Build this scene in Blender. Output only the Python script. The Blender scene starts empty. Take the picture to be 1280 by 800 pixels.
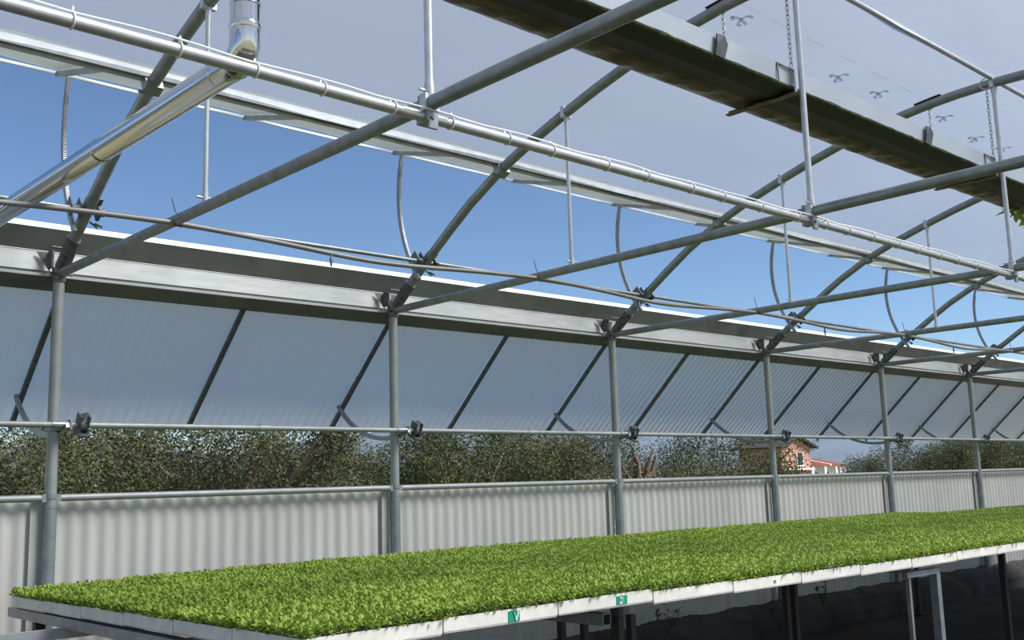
import bpy, bmesh, math, random
from mathutils import Vector, Matrix, Quaternion
random.seed(7)
R = math.radians
scene = bpy.context.scene
COL = scene.collection

# ------------------------------------------------------------------ camera
cam_d = bpy.data.cameras.new('camera')
cam = bpy.data.objects.new('camera', cam_d)
COL.objects.link(cam)
YAW, PITCH, ROLL, FPX, EYE = .7470, .1565, -.0299, 1307.47, 1.6
fo = Vector((math.sin(YAW) * math.cos(PITCH), math.cos(YAW) * math.cos(PITCH), math.sin(PITCH)))
r0 = Vector((math.cos(YAW), -math.sin(YAW), 0))
u0 = r0.cross(fo)
ri = r0 * math.cos(ROLL) + u0 * math.sin(ROLL)
up = ri.cross(fo)
cam.matrix_world = Matrix(((ri.x, up.x, -fo.x, 0), (ri.y, up.y, -fo.y, 0), (ri.z, up.z, -fo.z, EYE), (0, 0, 0, 1)))
cam_d.sensor_width = 36
cam_d.lens = FPX / 1280 * 36
cam_d.clip_end = 2000
cam_d.clip_start = .02
scene.camera = cam

# ------------------------------------------------------------------ sky, sun, exposure
SUN = Vector((.45, -.58, .80)).normalized()
w = bpy.data.worlds.new('sky')
scene.world = w
w.use_nodes = True
wn = w.node_tree.nodes
wn.clear()
sky = wn.new('ShaderNodeTexSky')
sky.sky_type = 'NISHITA'
sky.sun_disc = False
sky.sun_elevation = math.asin(SUN.z)
sky.sun_rotation = math.atan2(SUN.x, SUN.y)
sky.altitude = 300
sky.air_density = .9
sky.dust_density = .05
sky.ozone_density = 4.5
bg = wn.new('ShaderNodeBackground')
bg.inputs['Strength'].default_value = .12
wo = wn.new('ShaderNodeOutputWorld')
w.node_tree.links.new(sky.outputs[0], bg.inputs[0])
w.node_tree.links.new(bg.outputs[0], wo.inputs[0])
sd = bpy.data.lights.new('sun', 'SUN')
sd.energy = 8.6
sd.angle = R(24)
sd.color = (1, .95, .88)
sun = bpy.data.objects.new('sun', sd)
sun.rotation_euler = SUN.to_track_quat('Z', 'Y').to_euler()
sun.location = (5, 0, 12)
COL.objects.link(sun)
vs = scene.view_settings
vs.view_transform = 'Standard'
vs.look = 'None'
vs.exposure = 0.2
vs.gamma = 1
vs.use_curve_mapping = False
scene.cycles.max_bounces = 10
scene.cycles.diffuse_bounces = 5
scene.cycles.transmission_bounces = 8
scene.cycles.transparent_max_bounces = 12

# ------------------------------------------------------------------ materials
def mat(name, col, rough=.6, metal=0., var=.0, scale=8., bump=0., bscale=60., trans=0., spec=.5, col2=None, stretch=None, coord='Object'):
    m = bpy.data.materials.new(name)
    m.use_nodes = True
    nt = m.node_tree
    b = nt.nodes['Principled BSDF']
    b.inputs['Roughness'].default_value = rough
    b.inputs['Metallic'].default_value = metal
    b.inputs['Specular IOR Level'].default_value = spec
    b.inputs['Base Color'].default_value = (*col, 1)
    tc = nt.nodes.new('ShaderNodeTexCoord')
    src = tc.outputs['Object' if coord == 'World' else coord]
    if coord == 'World':
        src = nt.nodes.new('ShaderNodeNewGeometry').outputs['Position']
    if stretch:
        mp = nt.nodes.new('ShaderNodeMapping')
        mp.inputs['Scale'].default_value = stretch
        nt.links.new(src, mp.inputs[0])
        src = mp.outputs[0]
    if var or col2:
        n = nt.nodes.new('ShaderNodeTexNoise')
        n.inputs['Scale'].default_value = scale
        n.inputs['Detail'].default_value = 6
        nt.links.new(src, n.inputs['Vector'])
        r = nt.nodes.new('ShaderNodeValToRGB')
        r.color_ramp.elements[0].position = .32
        r.color_ramp.elements[1].position = .68
        c2 = col2 or tuple(min(1, c * (1 + var)) for c in col)
        c1 = col if col2 else tuple(c * (1 - var) for c in col)
        r.color_ramp.elements[0].color = (*c1, 1)
        r.color_ramp.elements[1].color = (*c2, 1)
        nt.links.new(n.outputs['Fac'], r.inputs[0])
        nt.links.new(r.outputs[0], b.inputs['Base Color'])
    if bump:
        n2 = nt.nodes.new('ShaderNodeTexNoise')
        n2.inputs['Scale'].default_value = bscale
        n2.inputs['Detail'].default_value = 4
        nt.links.new(src, n2.inputs['Vector'])
        bp = nt.nodes.new('ShaderNodeBump')
        bp.inputs['Strength'].default_value = bump
        bp.inputs['Distance'].default_value = .02
        nt.links.new(n2.outputs['Fac'], bp.inputs['Height'])
        nt.links.new(bp.outputs[0], b.inputs['Normal'])
    if trans:
        t = nt.nodes.new('ShaderNodeBsdfTranslucent')
        t.inputs[0].default_value = (*[min(1, c * 1.3) for c in col], 1)
        if var or col2:
            nt.links.new(r.outputs[0], t.inputs[0])
        mx = nt.nodes.new('ShaderNodeMixShader')
        mx.inputs[0].default_value = trans
        nt.links.new(b.outputs[0], mx.inputs[1])
        nt.links.new(t.outputs[0], mx.inputs[2])
        nt.links.new(mx.outputs[0], nt.nodes['Material Output'].inputs[0])
    return m

def film_mat(name, clear, trl, col, dif=(.8, .82, .84), rough=.25, nscale=.7, nvar=.06, ior=1.2):
    """greenhouse sheet: some light straight through, most of it scattered through, a little sheen"""
    m = bpy.data.materials.new(name)
    m.use_nodes = True
    nt = m.node_tree
    N = nt.nodes
    N.clear()
    o = N.new('ShaderNodeOutputMaterial')
    tp = N.new('ShaderNodeBsdfTransparent')
    tp.inputs[0].default_value = (.93, .96, 1, 1)
    tl = N.new('ShaderNodeBsdfTranslucent')
    df = N.new('ShaderNodeBsdfDiffuse')
    df.inputs[0].default_value = (*dif, 1)
    gl = N.new('ShaderNodeBsdfGlossy')
    gl.inputs['Roughness'].default_value = rough
    gl.inputs[0].default_value = (.9, .95, 1, 1)
    geo = N.new('ShaderNodeNewGeometry')
    ns = N.new('ShaderNodeTexNoise')
    ns.inputs['Scale'].default_value = nscale
    ns.inputs['Detail'].default_value = 5
    mp = N.new('ShaderNodeMapping')
    mp.inputs['Scale'].default_value = (.6, 2.2, 2.2)
    nt.links.new(geo.outputs['Position'], mp.inputs[0])
    nt.links.new(mp.outputs[0], ns.inputs['Vector'])
    rp = N.new('ShaderNodeValToRGB')
    rp.color_ramp.elements[0].position = .3
    rp.color_ramp.elements[1].position = .7
    rp.color_ramp.elements[0].color = (*[c * (1 - nvar) for c in col], 1)
    rp.color_ramp.elements[1].color = (*[min(1, c * (1 + nvar)) for c in col], 1)
    nt.links.new(ns.outputs['Fac'], rp.inputs[0])
    nt.links.new(rp.outputs[0], tl.inputs[0])
    a = N.new('ShaderNodeMixShader')
    a.inputs[0].default_value = trl
    nt.links.new(df.outputs[0], a.inputs[1])
    nt.links.new(tl.outputs[0], a.inputs[2])
    b = N.new('ShaderNodeMixShader')
    b.inputs[0].default_value = clear
    nt.links.new(a.outputs[0], b.inputs[1])
    nt.links.new(tp.outputs[0], b.inputs[2])
    fr = N.new('ShaderNodeFresnel')
    fr.inputs[0].default_value = ior
    c = N.new('ShaderNodeMixShader')
    nt.links.new(fr.outputs[0], c.inputs[0])
    nt.links.new(b.outputs[0], c.inputs[1])
    nt.links.new(gl.outputs[0], c.inputs[2])
    nt.links.new(c.outputs[0], o.inputs[0])
    return m

M = {
    'galv': mat('galvanised steel', (.25, .275, .29), .42, .5, .16, 14, .03, 90),
    'post': mat('painted grey steel', (.27, .29, .29), .5, .25, .12, 9, .03, 60),
    'bright': mat('bright zinc tube', (.52, .55, .57), .36, .6, .10, 20),
    'dark': mat('dark zinc fitting', (.12, .13, .14), .5, .5, .3, 30),
    'black': mat('black rubber', (.015, .015, .016), .6),
    'gutter': mat('galvanised gutter sheet', (.40, .425, .425), .5, .25, .10, 5, .02, 30, stretch=(1, 6, 6)),
    'gutter_shade': mat('shaded gutter sheet', (.15, .16, .155), .6, .2, .15, 5),  # shade of the down-facing gutter parts, put into a darker sheet colour
    'white': mat('white painted sheet', (.85, .87, .88), .5, .0, .05, 9),
    'fence': mat('grey fibre corrugated sheet', (.56, .54, .50), .75, 0, .07, 2.2, .05, 40, trans=.22, stretch=(5, 1, .6)),
    'steel': None,
    'shadeleg': mat('shaded dark brown leg', (.045, .040, .038), .7, 0, .2, 12),  # brown of the inner legs, with the shade under the bench painted in
    'rail': mat('light zinc bench rail', (.42, .44, .45), .5, .3, .1, 12),
    'strip': mat('grey closing strip', (.40, .40, .38), .8, 0, .08, 6),
    'cabletie': mat('white nylon', (.86, .86, .84), .4),
    'hose': mat('grey polythene hose', (.20, .20, .195), .4, 0, .15, 6),
    'plank': mat('grey bench steel', (.30, .31, .31), .5, .4, .2, 12),
    'eps': mat('white foam tray', (.80, .76, .68), .85, 0, .09, 14, .08, 160),
    'eps_old': mat('weathered grey foam tray', (.36, .36, .35), .9, 0, .25, 20, .2, 120),
    'soil': mat('dark potting soil', (.035, .026, .02), .95, 0, .3, 60, .4, 200),
    'green_sticker': mat('green sticker', (.0, .33, .18), .5),
    'white_sticker': mat('white sticker print', (.85, .87, .84), .5),
    'seed': mat('seedling leaf', (.23, .335, .045), .5, 0, 0, 3.2, col2=(.35, .475, .075), trans=.28, spec=.3, coord='World'),
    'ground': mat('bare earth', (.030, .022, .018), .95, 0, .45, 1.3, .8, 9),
    'field': mat('dry field', (.20, .19, .10), .95, 0, .35, .6, .5, 4),
    'plinth': mat('rough concrete kerb', (.05, .048, .044), .95, 0, .35, 3, .6, 14),
    'troughmetal': mat('trough side sheet', (.42, .47, .51), .4, .3, .06, 4),
    'troughblack': mat('black trough liner', (.005, .005, .0045), .6, 0, .4, 3, .1, 12),
    'moss': mat('moss edge', (.045, .055, .022), .9, 0, .5, 22, .6, 60),
    'liner': mat('crinkled brown film', (.075, .052, .042), .36, 0, .7, 4, .5, 7, stretch=(1, 4, 4)),
    'clip': mat('dark rubber clip', (.045, .055, .062), .6, 0, .2, 20),
    'rust': mat('rusty angle iron', (.17, .15, .12), .8, .2, .4, 20),
    'bark': mat('olive bark', (.20, .155, .115), .9, 0, .4, 9, .7, 30),
    'heartwood': mat('cut olive wood', (.15, .11, .085), .85, 0, .35, 9, .5, 30),
    'brickhouse': mat('pink rendered wall', (.40, .22, .17), .9, 0, .15, 1.2),
    'whitehouse': mat('white rendered wall', (.80, .78, .75), .9, 0, .05, 2),
    'rooftile': mat('red roof tiles', (.20, .05, .03), .85, 0, .25, 2, .4, 8),
    'eave': mat('dark roof eave', (.03, .028, .028), .8),
    'windowdark': mat('dark window glass', (.03, .035, .04), .15),
    'print': mat('blue film print', (.24, .30, .38), .7, 0, .1, 30, trans=.6),
    'printfaint': mat('faint film print', (.29, .32, .36), .7, trans=.7),
    'hill': mat('haze tinted hills', (.095, .13, .175), .95, 0, .12, .02),  # blue of the distant haze is mixed into the hill colour
    'weed': mat('weed leaf', (.05, .085, .025), .6, trans=.2),
}
for i, (c1, c2) in enumerate([((.05, .062, .026), (.12, .135, .07)), ((.06, .07, .036), (.14, .15, .09)), ((.04, .054, .02), (.095, .115, .05))]):
    M['olive%d' % i] = mat('olive leaf %d' % i, tuple(q * .6 for q in c1), .7, 0, 0, 1.1, col2=c2, trans=.2, coord='World', spec=.2)
ms = mat('polished flue steel', (.62, .62, .62), .13, 1.0, .05, 3, .015, 7)
M['steel'] = ms
M['film'] = film_mat('greenhouse film', .5, .66, (.47, .485, .49), (.35, .36, .38))
M['ventfilm'] = film_mat('vent film', .45, .70, (.55, .53, .52), (.5, .5, .5), nscale=1.5, rough=.5)
M['poly'] = film_mat('corrugated polycarbonate', .02, .72, (1, .95, .87), (.85, .80, .76), rough=.7, ior=1.08)

# ------------------------------------------------------------------ mesh helpers
class MB:
    def __init__(s):
        s.v = []
        s.f = []
        s.sm = []
    def add(s, v, f, smooth=False):
        o = len(s.v)
        s.v += [tuple(p) for p in v]
        s.f += [tuple(i + o for i in q) for q in f]
        s.sm += [smooth] * len(f)
        return s
    def tube(s, pts, r, n=10, cap=True, flat=1.0):
        pts = [Vector(p) for p in pts]
        rs = r if isinstance(r, (list, tuple)) else [r] * len(pts)
        t = (pts[1] - pts[0]).normalized()
        a = Vector((0, 0, 1)) if abs(t.z) < .9 else Vector((1, 0, 0))
        nx = t.cross(a).normalized()
        v, f = [], []
        for i, p in enumerate(pts):
            if i == 0: tt = pts[1] - pts[0]
            elif i == len(pts) - 1: tt = pts[i] - pts[i - 1]
            else: tt = (pts[i + 1] - pts[i]).normalized() + (pts[i] - pts[i - 1]).normalized()
            tt.normalize()
            nx = (nx - tt * nx.dot(tt)).normalized()
            ny = tt.cross(nx)
            k = 1.0
            if 0 < i < len(pts) - 1:
                c = (pts[i + 1] - pts[i]).normalized().dot(tt)
                k = 1 / max(.5, c)
            for j in range(n):
                th = 2 * math.pi * j / n
                v.append(p + (nx * math.cos(th) + ny * math.sin(th) * flat) * rs[i] * (1 if k < 1.001 else 1 + (k - 1) * .5))
        for i in range(len(pts) - 1):
            for j in range(n):
                f.append((i * n + j, i * n + (j + 1) % n, (i + 1) * n + (j + 1) % n, (i + 1) * n + j))
        s.add(v, f, True)
        if cap:
            m = len(pts) - 1
            s.add(v[:n], [tuple(reversed(range(n)))])
            s.add(v[m * n:], [tuple(range(n))])
        return s
    def box(s, c, d, rot=None):
        c = Vector(c)
        h = [x / 2 for x in d]
        v = [Vector((x * h[0], y * h[1], z * h[2])) for x in (-1, 1) for y in (-1, 1) for z in (-1, 1)]
        if rot is not None: v = [rot @ p for p in v]
        s.add([p + c for p in v], [(0, 1, 3, 2), (4, 6, 7, 5), (0, 4, 5, 1), (2, 3, 7, 6), (0, 2, 6, 4), (1, 5, 7, 3)])
        return s
    def beam(s, a, b, wd, ht):
        a, b = Vector(a), Vector(b)
        t = (b - a).normalized()
        x = t.cross(Vector((0, 0, 1))).normalized() if abs(t.z) < .95 else Vector((1, 0, 0))
        z = x.cross(t)
        v = [p + x * sx * wd / 2 + z * sz * ht / 2 for p in (a, b) for sx, sz in ((-1, -1), (1, -1), (1, 1), (-1, 1))]
        s.add(v, [(0, 1, 2, 3), (7, 6, 5, 4), (0, 4, 5, 1), (1, 5, 6, 2), (2, 6, 7, 3), (3, 7, 4, 0)])
        return s
    def extrude_x(s, prof, x0, x1, closed=False):
        n = len(prof)
        v = [(x0, y, z) for y, z in prof] + [(x1, y, z) for y, z in prof]
        f = [(i, (i + 1) % n, n + (i + 1) % n, n + i) for i in range(n if closed else n - 1)]
        s.add(v, f)
        if closed:
            s.add(v[:n], [tuple(range(n))])
            s.add(v[n:], [tuple(reversed(range(n)))])
        return s
    def mesh(s, name):
        me = bpy.data.meshes.new(name)
        me.from_pydata(s.v, [], s.f)
        me.polygons.foreach_set('use_smooth', s.sm)
        me.update()
        return me
    def build(s, name, m, parent=None, loc=(0, 0, 0)):
        me = s.mesh(name)
        me.materials.append(M[m] if isinstance(m, str) else m)
        return place(name, me, parent, loc)

def place(name, me, parent=None, loc=(0, 0, 0), rot=(0, 0, 0)):
    o = bpy.data.objects.new(name, me)
    COL.objects.link(o)
    o.parent = parent
    o.location = loc
    o.rotation_euler = rot
    return o
def empty(name, loc=(0, 0, 0)):
    o = bpy.data.objects.new(name, None)
    o.empty_display_size = .1
    COL.objects.link(o)
    o.location = loc
    return o
def tag(o, label, cat, group=None):
    o['label'] = label
    o['category'] = cat
    if group: o['group'] = group
    return o
def struct(o, label=None, cat=None):
    o['kind'] = 'structure'
    if label: tag(o, label, cat)
    return o

# ------------------------------------------------------------------ dimensions of the house
X0, S, D = 2.2203, 2.5, 6.4425           # first post, bay, wall plane
KS = list(range(-1, 8))                  # frames
XA, XB = X0 - S * 1.5, X0 + S * 7.5      # ends of what is built
RIDGE = 2.795
ORD = {-1: 'the one left of the flue', 0: 'nearest', 1: 'second', 2: 'third', 3: 'fourth', 4: 'fifth', 5: 'sixth', 6: 'seventh', 7: 'eighth'}
def XK(k): return X0 + S * k
ARCH = [(0, 4.268), (.25, 4.262), (.45, 4.249), (.7, 4.219), (.95, 4.178), (1.2, 4.128), (1.45, 4.066), (1.73, 3.985), (2.05, 3.882), (2.365, 3.762), (2.7, 3.592), (2.92, 3.457), (3.2, 3.275), (3.45, 3.105), (3.63, 2.965)]
def arch_z(y):
    u = abs(y - RIDGE)
    for (a, za), (b, zb) in zip(ARCH, ARCH[1:]):
        if u <= b: return za + (zb - za) * (u - a) / (b - a)
    return ARCH[-1][1]
TIE_Z = 2.95
RA = .034                                # arch tube radius

# ------------------------------------------------------------------ ground
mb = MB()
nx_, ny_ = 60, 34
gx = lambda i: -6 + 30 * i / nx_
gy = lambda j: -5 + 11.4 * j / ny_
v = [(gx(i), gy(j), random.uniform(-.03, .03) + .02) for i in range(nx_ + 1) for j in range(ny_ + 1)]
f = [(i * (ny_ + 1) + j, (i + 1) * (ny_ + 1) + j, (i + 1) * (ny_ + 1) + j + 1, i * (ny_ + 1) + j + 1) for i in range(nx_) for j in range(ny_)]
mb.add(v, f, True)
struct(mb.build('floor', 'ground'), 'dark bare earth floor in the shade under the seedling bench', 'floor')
mb = MB()
mb.add([(-600, 6.6, 0), (900, 6.6, 0), (900, 800, 0), (-600, 800, 0)], [(0, 1, 2, 3)])
mb.add([(-150, -150, -.08), (220, -150, -.08), (220, 6.7, -.08), (-150, 6.7, -.08)], [(0, 1, 2, 3)])
struct(mb.build('ground', 'field'), 'dry olive grove ground beyond the corrugated wall', 'ground')

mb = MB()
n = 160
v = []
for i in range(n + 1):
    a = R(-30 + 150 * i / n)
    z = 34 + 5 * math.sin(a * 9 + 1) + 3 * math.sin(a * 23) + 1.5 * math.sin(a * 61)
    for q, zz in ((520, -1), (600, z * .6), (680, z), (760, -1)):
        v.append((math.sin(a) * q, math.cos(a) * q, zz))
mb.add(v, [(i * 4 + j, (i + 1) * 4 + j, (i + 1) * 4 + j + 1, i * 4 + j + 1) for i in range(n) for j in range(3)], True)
struct(mb.build('hills', 'hill'), 'haze tinted blue grey hills low on the horizon behind the olive trees', 'hills')

# ------------------------------------------------------------------ low corrugated wall
wall = struct(empty('wall_back', (XA, D, 0)), 'low wall of light grey corrugated sheets between the posts', 'wall')
PITCH = .1
def corrugated_fence(x0, x1, z0, z1, y, amp=.0075):
    mb = MB()
    n = int((x1 - x0) / PITCH * 8)
    v = []
    for i in range(n + 1):
        x = x0 + (x1 - x0) * i / n
        yy = y + amp * math.sin(2 * math.pi * x / PITCH)
        v += [(x, yy, z0), (x, yy, z1)]
    mb.add(v, [(2 * i, 2 * i + 2, 2 * i + 3, 2 * i + 1) for i in range(n)], True)
    return mb
off = (-XA, -D, 0)
for k in range(-1, 8):
    a, b = max(XA, XK(k) - S + .0), XK(k) - .0
    corrugated_fence(a + .004, b - .004, .30, 1.585, D + .055 + random.uniform(-.003, .003)).build('corrugated_sheet', 'fence', wall, off)
    MB().tube([(a + .05, D, 1.605), (b - .05, D, 1.605)], .021, 12).build('top_rail', 'post', wall, off)
    # thin flat closing strip beside each post
    MB().box((b - .075, D + .033, .95), (.05, .004, 1.26)).build('closing_strip', 'strip', wall, off)
mb = MB()
n = 90
prof = [(6.12, -.02), (6.16, .14), (6.26, .25), (6.36, .30), (6.56, .32), (6.6, -.02)]
v = []
for i in range(n + 1):
    x = XA + (XB - XA) * i / n
    for j, (y, z) in enumerate(prof):
        q = 0 if j in (0, 5) else 1
        v.append((x, y + random.uniform(-.025, .025) * q * (j < 4), z + random.uniform(-.018, .018) * q))
mb.add(v, [(i * 6 + j, (i + 1) * 6 + j, (i + 1) * 6 + j + 1, i * 6 + j + 1) for i in range(n) for j in range(5)])
mb.build('plinth', 'plinth', wall, off)

# ------------------------------------------------------------------ portal frames: post, arch, tie, webs
def frame_meshes():
    o = {}
    def mk(name, m, mb):
        me = mb.mesh(name)
        me.materials.append(M[m])
        o[name] = me
    yw = 0
    mk('post', 'post', MB().tube([(0, 0, 0), (0, 0, 2.93)], .0335, 16))
    mk('post_sleeve', 'galv', MB().tube([(0, 0, 0), (0, 0, 1.555)], .0385, 16).tube([(0, 0, 1.545), (0, 0, 1.565)], .041, 16).tube([(0, 0, 1.60), (0, 0, 1.63)], .0375, 16).box((.04, -.005, 1.605), (.03, .03, .045)).box((-.04, -.005, 1.605), (.03, .03, .045)))
    pts = [(0, RIDGE + u - D, z) for u, z in ARCH]
    full = [(0, RIDGE - u - D, z) for u, z in reversed(ARCH[1:])] + pts
    mk('arch', 'galv', MB().tube(full, RA, 14))
    mk('tie_beam', 'galv', MB().tube([(0, 0, TIE_Z), (0, 2 * (RIDGE - D), TIE_Z)], .0275, 14))
    # foot fitting where arch, tie and post meet
    fb = MB().tube([(0, 0, 2.90), (0, 0, 2.985)], .041, 14)
    fb.tube([(0, RIDGE + 3.6 - D, 2.985), (0, RIDGE + 3.42 - D, 3.125)], .042, 14)
    fb.box((-.045, .02, 3.04), (.012, .07, .11))
    fb.box((.045, -.05, 3.06), (.012, .05, .05)).box((0, -.09, 3.04), (.03, .06, .012), Matrix.Rotation(-.65, 3, 'X'))
    fb.tube([(-.07, -.06, 3.10), (.07, -.06, 3.10)], .008, 6).tube([(-.06, -.03, 2.945), (.07, -.03, 2.945)], .008, 6)
    mk('foot_clamp', 'dark', fb)
    def web(y, r):
        z1 = arch_z(y) - RA
        yy = y - D
        b = MB().tube([(0, yy, TIE_Z + .02), (0, yy, TIE_Z + .05), (0, yy, TIE_Z + .10), (0, yy, z1 - .07), (0, yy, z1 - .02), (0, yy, z1 + .01)], [r * 1.35, r * 1.3, r, r, r * 1.25, r * 1.3], 10)
        b.tube([(-.045, yy, TIE_Z + .045), (.045, yy, TIE_Z + .045)], .006, 6)
        b.box((0, yy, z1 + RA), (.074, .03, .074))
        if r > .015: b.box((0, yy, TIE_Z), (.064, .034, .064))
        return b
    mk('web_post', 'bright', web(RIDGE, .0165))
    mk('web_rod', 'bright', web(4.522, .0125))
    mk('web_rod_near', 'bright', web(2 * RIDGE - 4.522, .0125))
    hb = MB().box((0, 5.165 - D, 3.775), (.095, .055, .11), Matrix.Rotation(-.42, 3, 'X')).tube([(-.06, 5.19 - D, 3.72), (.06, 5.19 - D, 3.72)], .011, 8)
    mk('purlin_clamp', 'galv', hb)
    return o
FM = frame_meshes()
PLACE = {0: 'at left beside the steel flue', 1: 'second from left', 2: 'third from left', 3: 'fourth from left', 4: 'fifth from left', 5: 'sixth from left, far off', 6: 'seventh from left', 7: 'eighth from left', -1: 'left of the steel flue'}
for k in KS:
    root = empty('portal_frame', (XK(k), D, 0))
    tag(root, 'grey steel greenhouse frame of post, arch and tie, ' + PLACE[k], 'greenhouse frame', 'portal frames of the greenhouse')
    for nm, me in FM.items():
        place('web_rod' if nm == 'web_rod_near' else nm, me, root)

# ------------------------------------------------------------------ gutter along the posts
gut = tag(empty('gutter', (XA, D, 2.9)), 'long galvanised roof gutter running along the tops of the posts', 'gutter')
go = (-XA, -D, -2.9)
MB().extrude_x([(D + .15, 2.868), (D + .05, 2.937), (D + .054, 2.941), (D + .155, 2.874)], XA, XB, True).build('soffit_strip', 'gutter_shade', gut, go)
MB().extrude_x([(D + .05, 2.940), (D + .05, 2.957), (D + .095, 2.957), (D + .095, 2.952), (D + .055, 2.952), (D + .055, 2.940)], XA, XB, True).build('drip_edge', 'gutter', gut, go)
MB().extrude_x([(D + .088, 2.980), (D + .105, 3.105), (D + .118, 3.105), (D + .135, 2.94), (D + .13, 2.94), (D + .118, 2.98)], XA, XB, True).build('inner_wall', 'gutter', gut, go)
MB().extrude_x([(D + .105, 3.108), (D + .035, 3.236), (D + .029, 3.233), (D + .099, 3.106)], XA, XB, True).build('overhang_wall', 'gutter_shade', gut, go)
MB().extrude_x([(D + .108, 3.10), (D + .30, 3.10), (D + .33, 3.345), (D + .337, 3.345), (D + .307, 3.09), (D + .108, 3.09)], XA, XB, True).build('outer_wall', 'white', gut, go)
for k in KS:
    for s in (-1, 1):
        MB().add([(XK(k) + s * .04, D + .05, 2.97), (XK(k) + s * .11, D + .078, 3.09), (XK(k) + s * .03, D + .06, 3.09), (XK(k) + s * .04, D + .056, 2.97), (XK(k) + s * .11, D + .084, 3.09), (XK(k) + s * .03, D + .066, 3.09)], [(0, 1, 2), (3, 5, 4), (0, 3, 4, 1), (1, 4, 5, 2), (2, 5, 3, 0)]).build('gusset', 'dark', gut, go)

# ------------------------------------------------------------------ side vent of corrugated polycarbonate, propped open outwards
H0, H1 = Vector((0, 6.585, 2.885)), Vector((0, 7.42, 2.105))
vd = (H1 - H0).normalized()
vn = Vector((0, vd.z, -vd.y))
sv = tag(empty('side_vent', (XA, H0.y, H0.z)), 'grey corrugated polycarbonate side vent propped open below the gutter', 'vent')
so = (-XA, -H0.y, -H0.z)
L = (H1 - H0).length
for k in range(-1, 8):
    for h in (0, 1):
        a = XK(k) - S + .06 + 1.25 * h
        b = a + 1.25
        mb = MB()
        n = int(1.25 / .0833 * 8)
        v = []
        for i in range(n + 1):
            x = a + .002 + (b - a - .004) * i / n
            d = vn * (-.022 + .0028 * math.sin(2 * math.pi * x / .0833))
            v += [H0 + d + Vector((x, 0, 0)), H1 + d + vd * .02 + Vector((x, 0, 0))]
        mb.add(v, [(2 * i, 2 * i + 2, 2 * i + 3, 2 * i + 1) for i in range(n)], True)
        mb.build('polycarbonate_sheet', 'poly', sv, so)
ribx = [XK(k) + .065 + 1.25 * h for k in range(-1, 8) for h in (0, 1)]
mb = MB().beam(H0 + vn * .005, H1 + vd * .02 + vn * .005, .03, .026).tube([H0 + Vector((.045, -.012, .012)), H0 + Vector((-.045, -.012, .012))], .008, 6).box(H1 + vd * .04 + vn * .012, (.022, .02, .03))
me = mb.mesh('rib'); me.materials.append(M['dark']); me2 = None
for x in ribx:
    place('rib', me, sv, (x + so[0], so[1], so[2]))
MB().beam(H1 + vd * .03 + vn * -.03 + Vector((XA, 0, 0)), H1 + vd * .03 + vn * -.03 + Vector((XB, 0, 0)), .012, .03).build('bottom_edge', 'galv', sv, so)
def arc_rack(cy, cz, rad, a0, a1, n=26, wd=.022, th=.026, teeth=0):
    mb = MB()
    v = []
    for i in range(n + 1):
        a = R(a0 + (a1 - a0) * i / n)
        for rr in (rad - th / 2, rad + th / 2):
            for xx in (-wd / 2, wd / 2):
                v.append((xx, cy + rr * math.cos(a), cz + rr * math.sin(a)))
    f = []
    for i in range(n):
        o = 4 * i
        f += [(o, o + 4, o + 5, o + 1), (o + 2, o + 3, o + 7, o + 6), (o, o + 2, o + 6, o + 4), (o + 1, o + 5, o + 7, o + 3)]
    f += [(0, 1, 3, 2), (4 * n, 4 * n + 2, 4 * n + 3, 4 * n + 1)]
    mb.add(v, f)
    for i in range(teeth):
        a = R(a0 + (a1 - a0) * (.08 + .8 * i / teeth))
        mb.box((0, cy + (rad - th / 2 - .003) * math.cos(a), cz + (rad - th / 2 - .003) * math.sin(a)), (wd * .9, .008, .008), Matrix.Rotation(a, 3, 'X'))
    return mb
rk = arc_rack(H0.y, H0.z, .905, -42, -108, teeth=50).mesh('rack'); rk.materials.append(M['galv'])
for k in KS:
    place('rack', rk, sv, (XK(k) + .035 + so[0], so[1], so[2]))
# its drive shaft in front of the posts
SH = (D - .085, 2.03)
ds = tag(empty('drive_shaft', (XA, *SH)), 'long horizontal steel shaft across the posts that works the side vent', 'shaft')
MB().tube([(XA, *SH), (XB, *SH)], .0185, 14).build('shaft_tube', 'post', ds, (-XA, -SH[0], -SH[1]))
pb = MB().box((.115, .0, .012), (.01, .075, .11), Matrix.Rotation(.5, 3, 'X')).box((.165, .0, .012), (.01, .075, .11), Matrix.Rotation(.5, 3, 'X'))
pb.tube([(.11, 0, 0), (.17, 0, 0)], .031, 12).box((.14, .02, -.045), (.06, .13, .012), Matrix.Rotation(.45, 3, 'X'))
pb.add([(.12, -.03, .0), (.175, -.04, .02), (.165, -.02, .075), (.13, .02, .07), (.12, .0, -.0)], [(0, 1, 2), (0, 2, 3), (0, 3, 4)])
pm = pb.mesh('pinion_bracket'); pm.materials.append(M['dark'])
cl = MB().tube([(-.05, 0, 0), (.05, 0, 0)], .0225, 12).box((0, .045, -.005), (.09, .06, .05)).box((.055, .0, 0), (.012, .055, .06))
cm = cl.mesh('bearing'); cm.materials.append(M['galv'])
cp = MB().tube([(-.04, 0, 0), (.04, 0, 0)], .0215, 12).tube([(-.02, 0, .02), (-.02, 0, .028)], .006, 6)
cpm = cp.mesh('coupling'); cpm.materials.append(M['post'])
for k in KS:
    place('pinion_bracket', pm, ds, (XK(k) - XA, 0, 0))
    place('bearing', cm, ds, (XK(k) - XA + .01, 0, 0))
    place('coupling', cpm, ds, (XK(k) - XA + 1.35, 0, 0))

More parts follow.
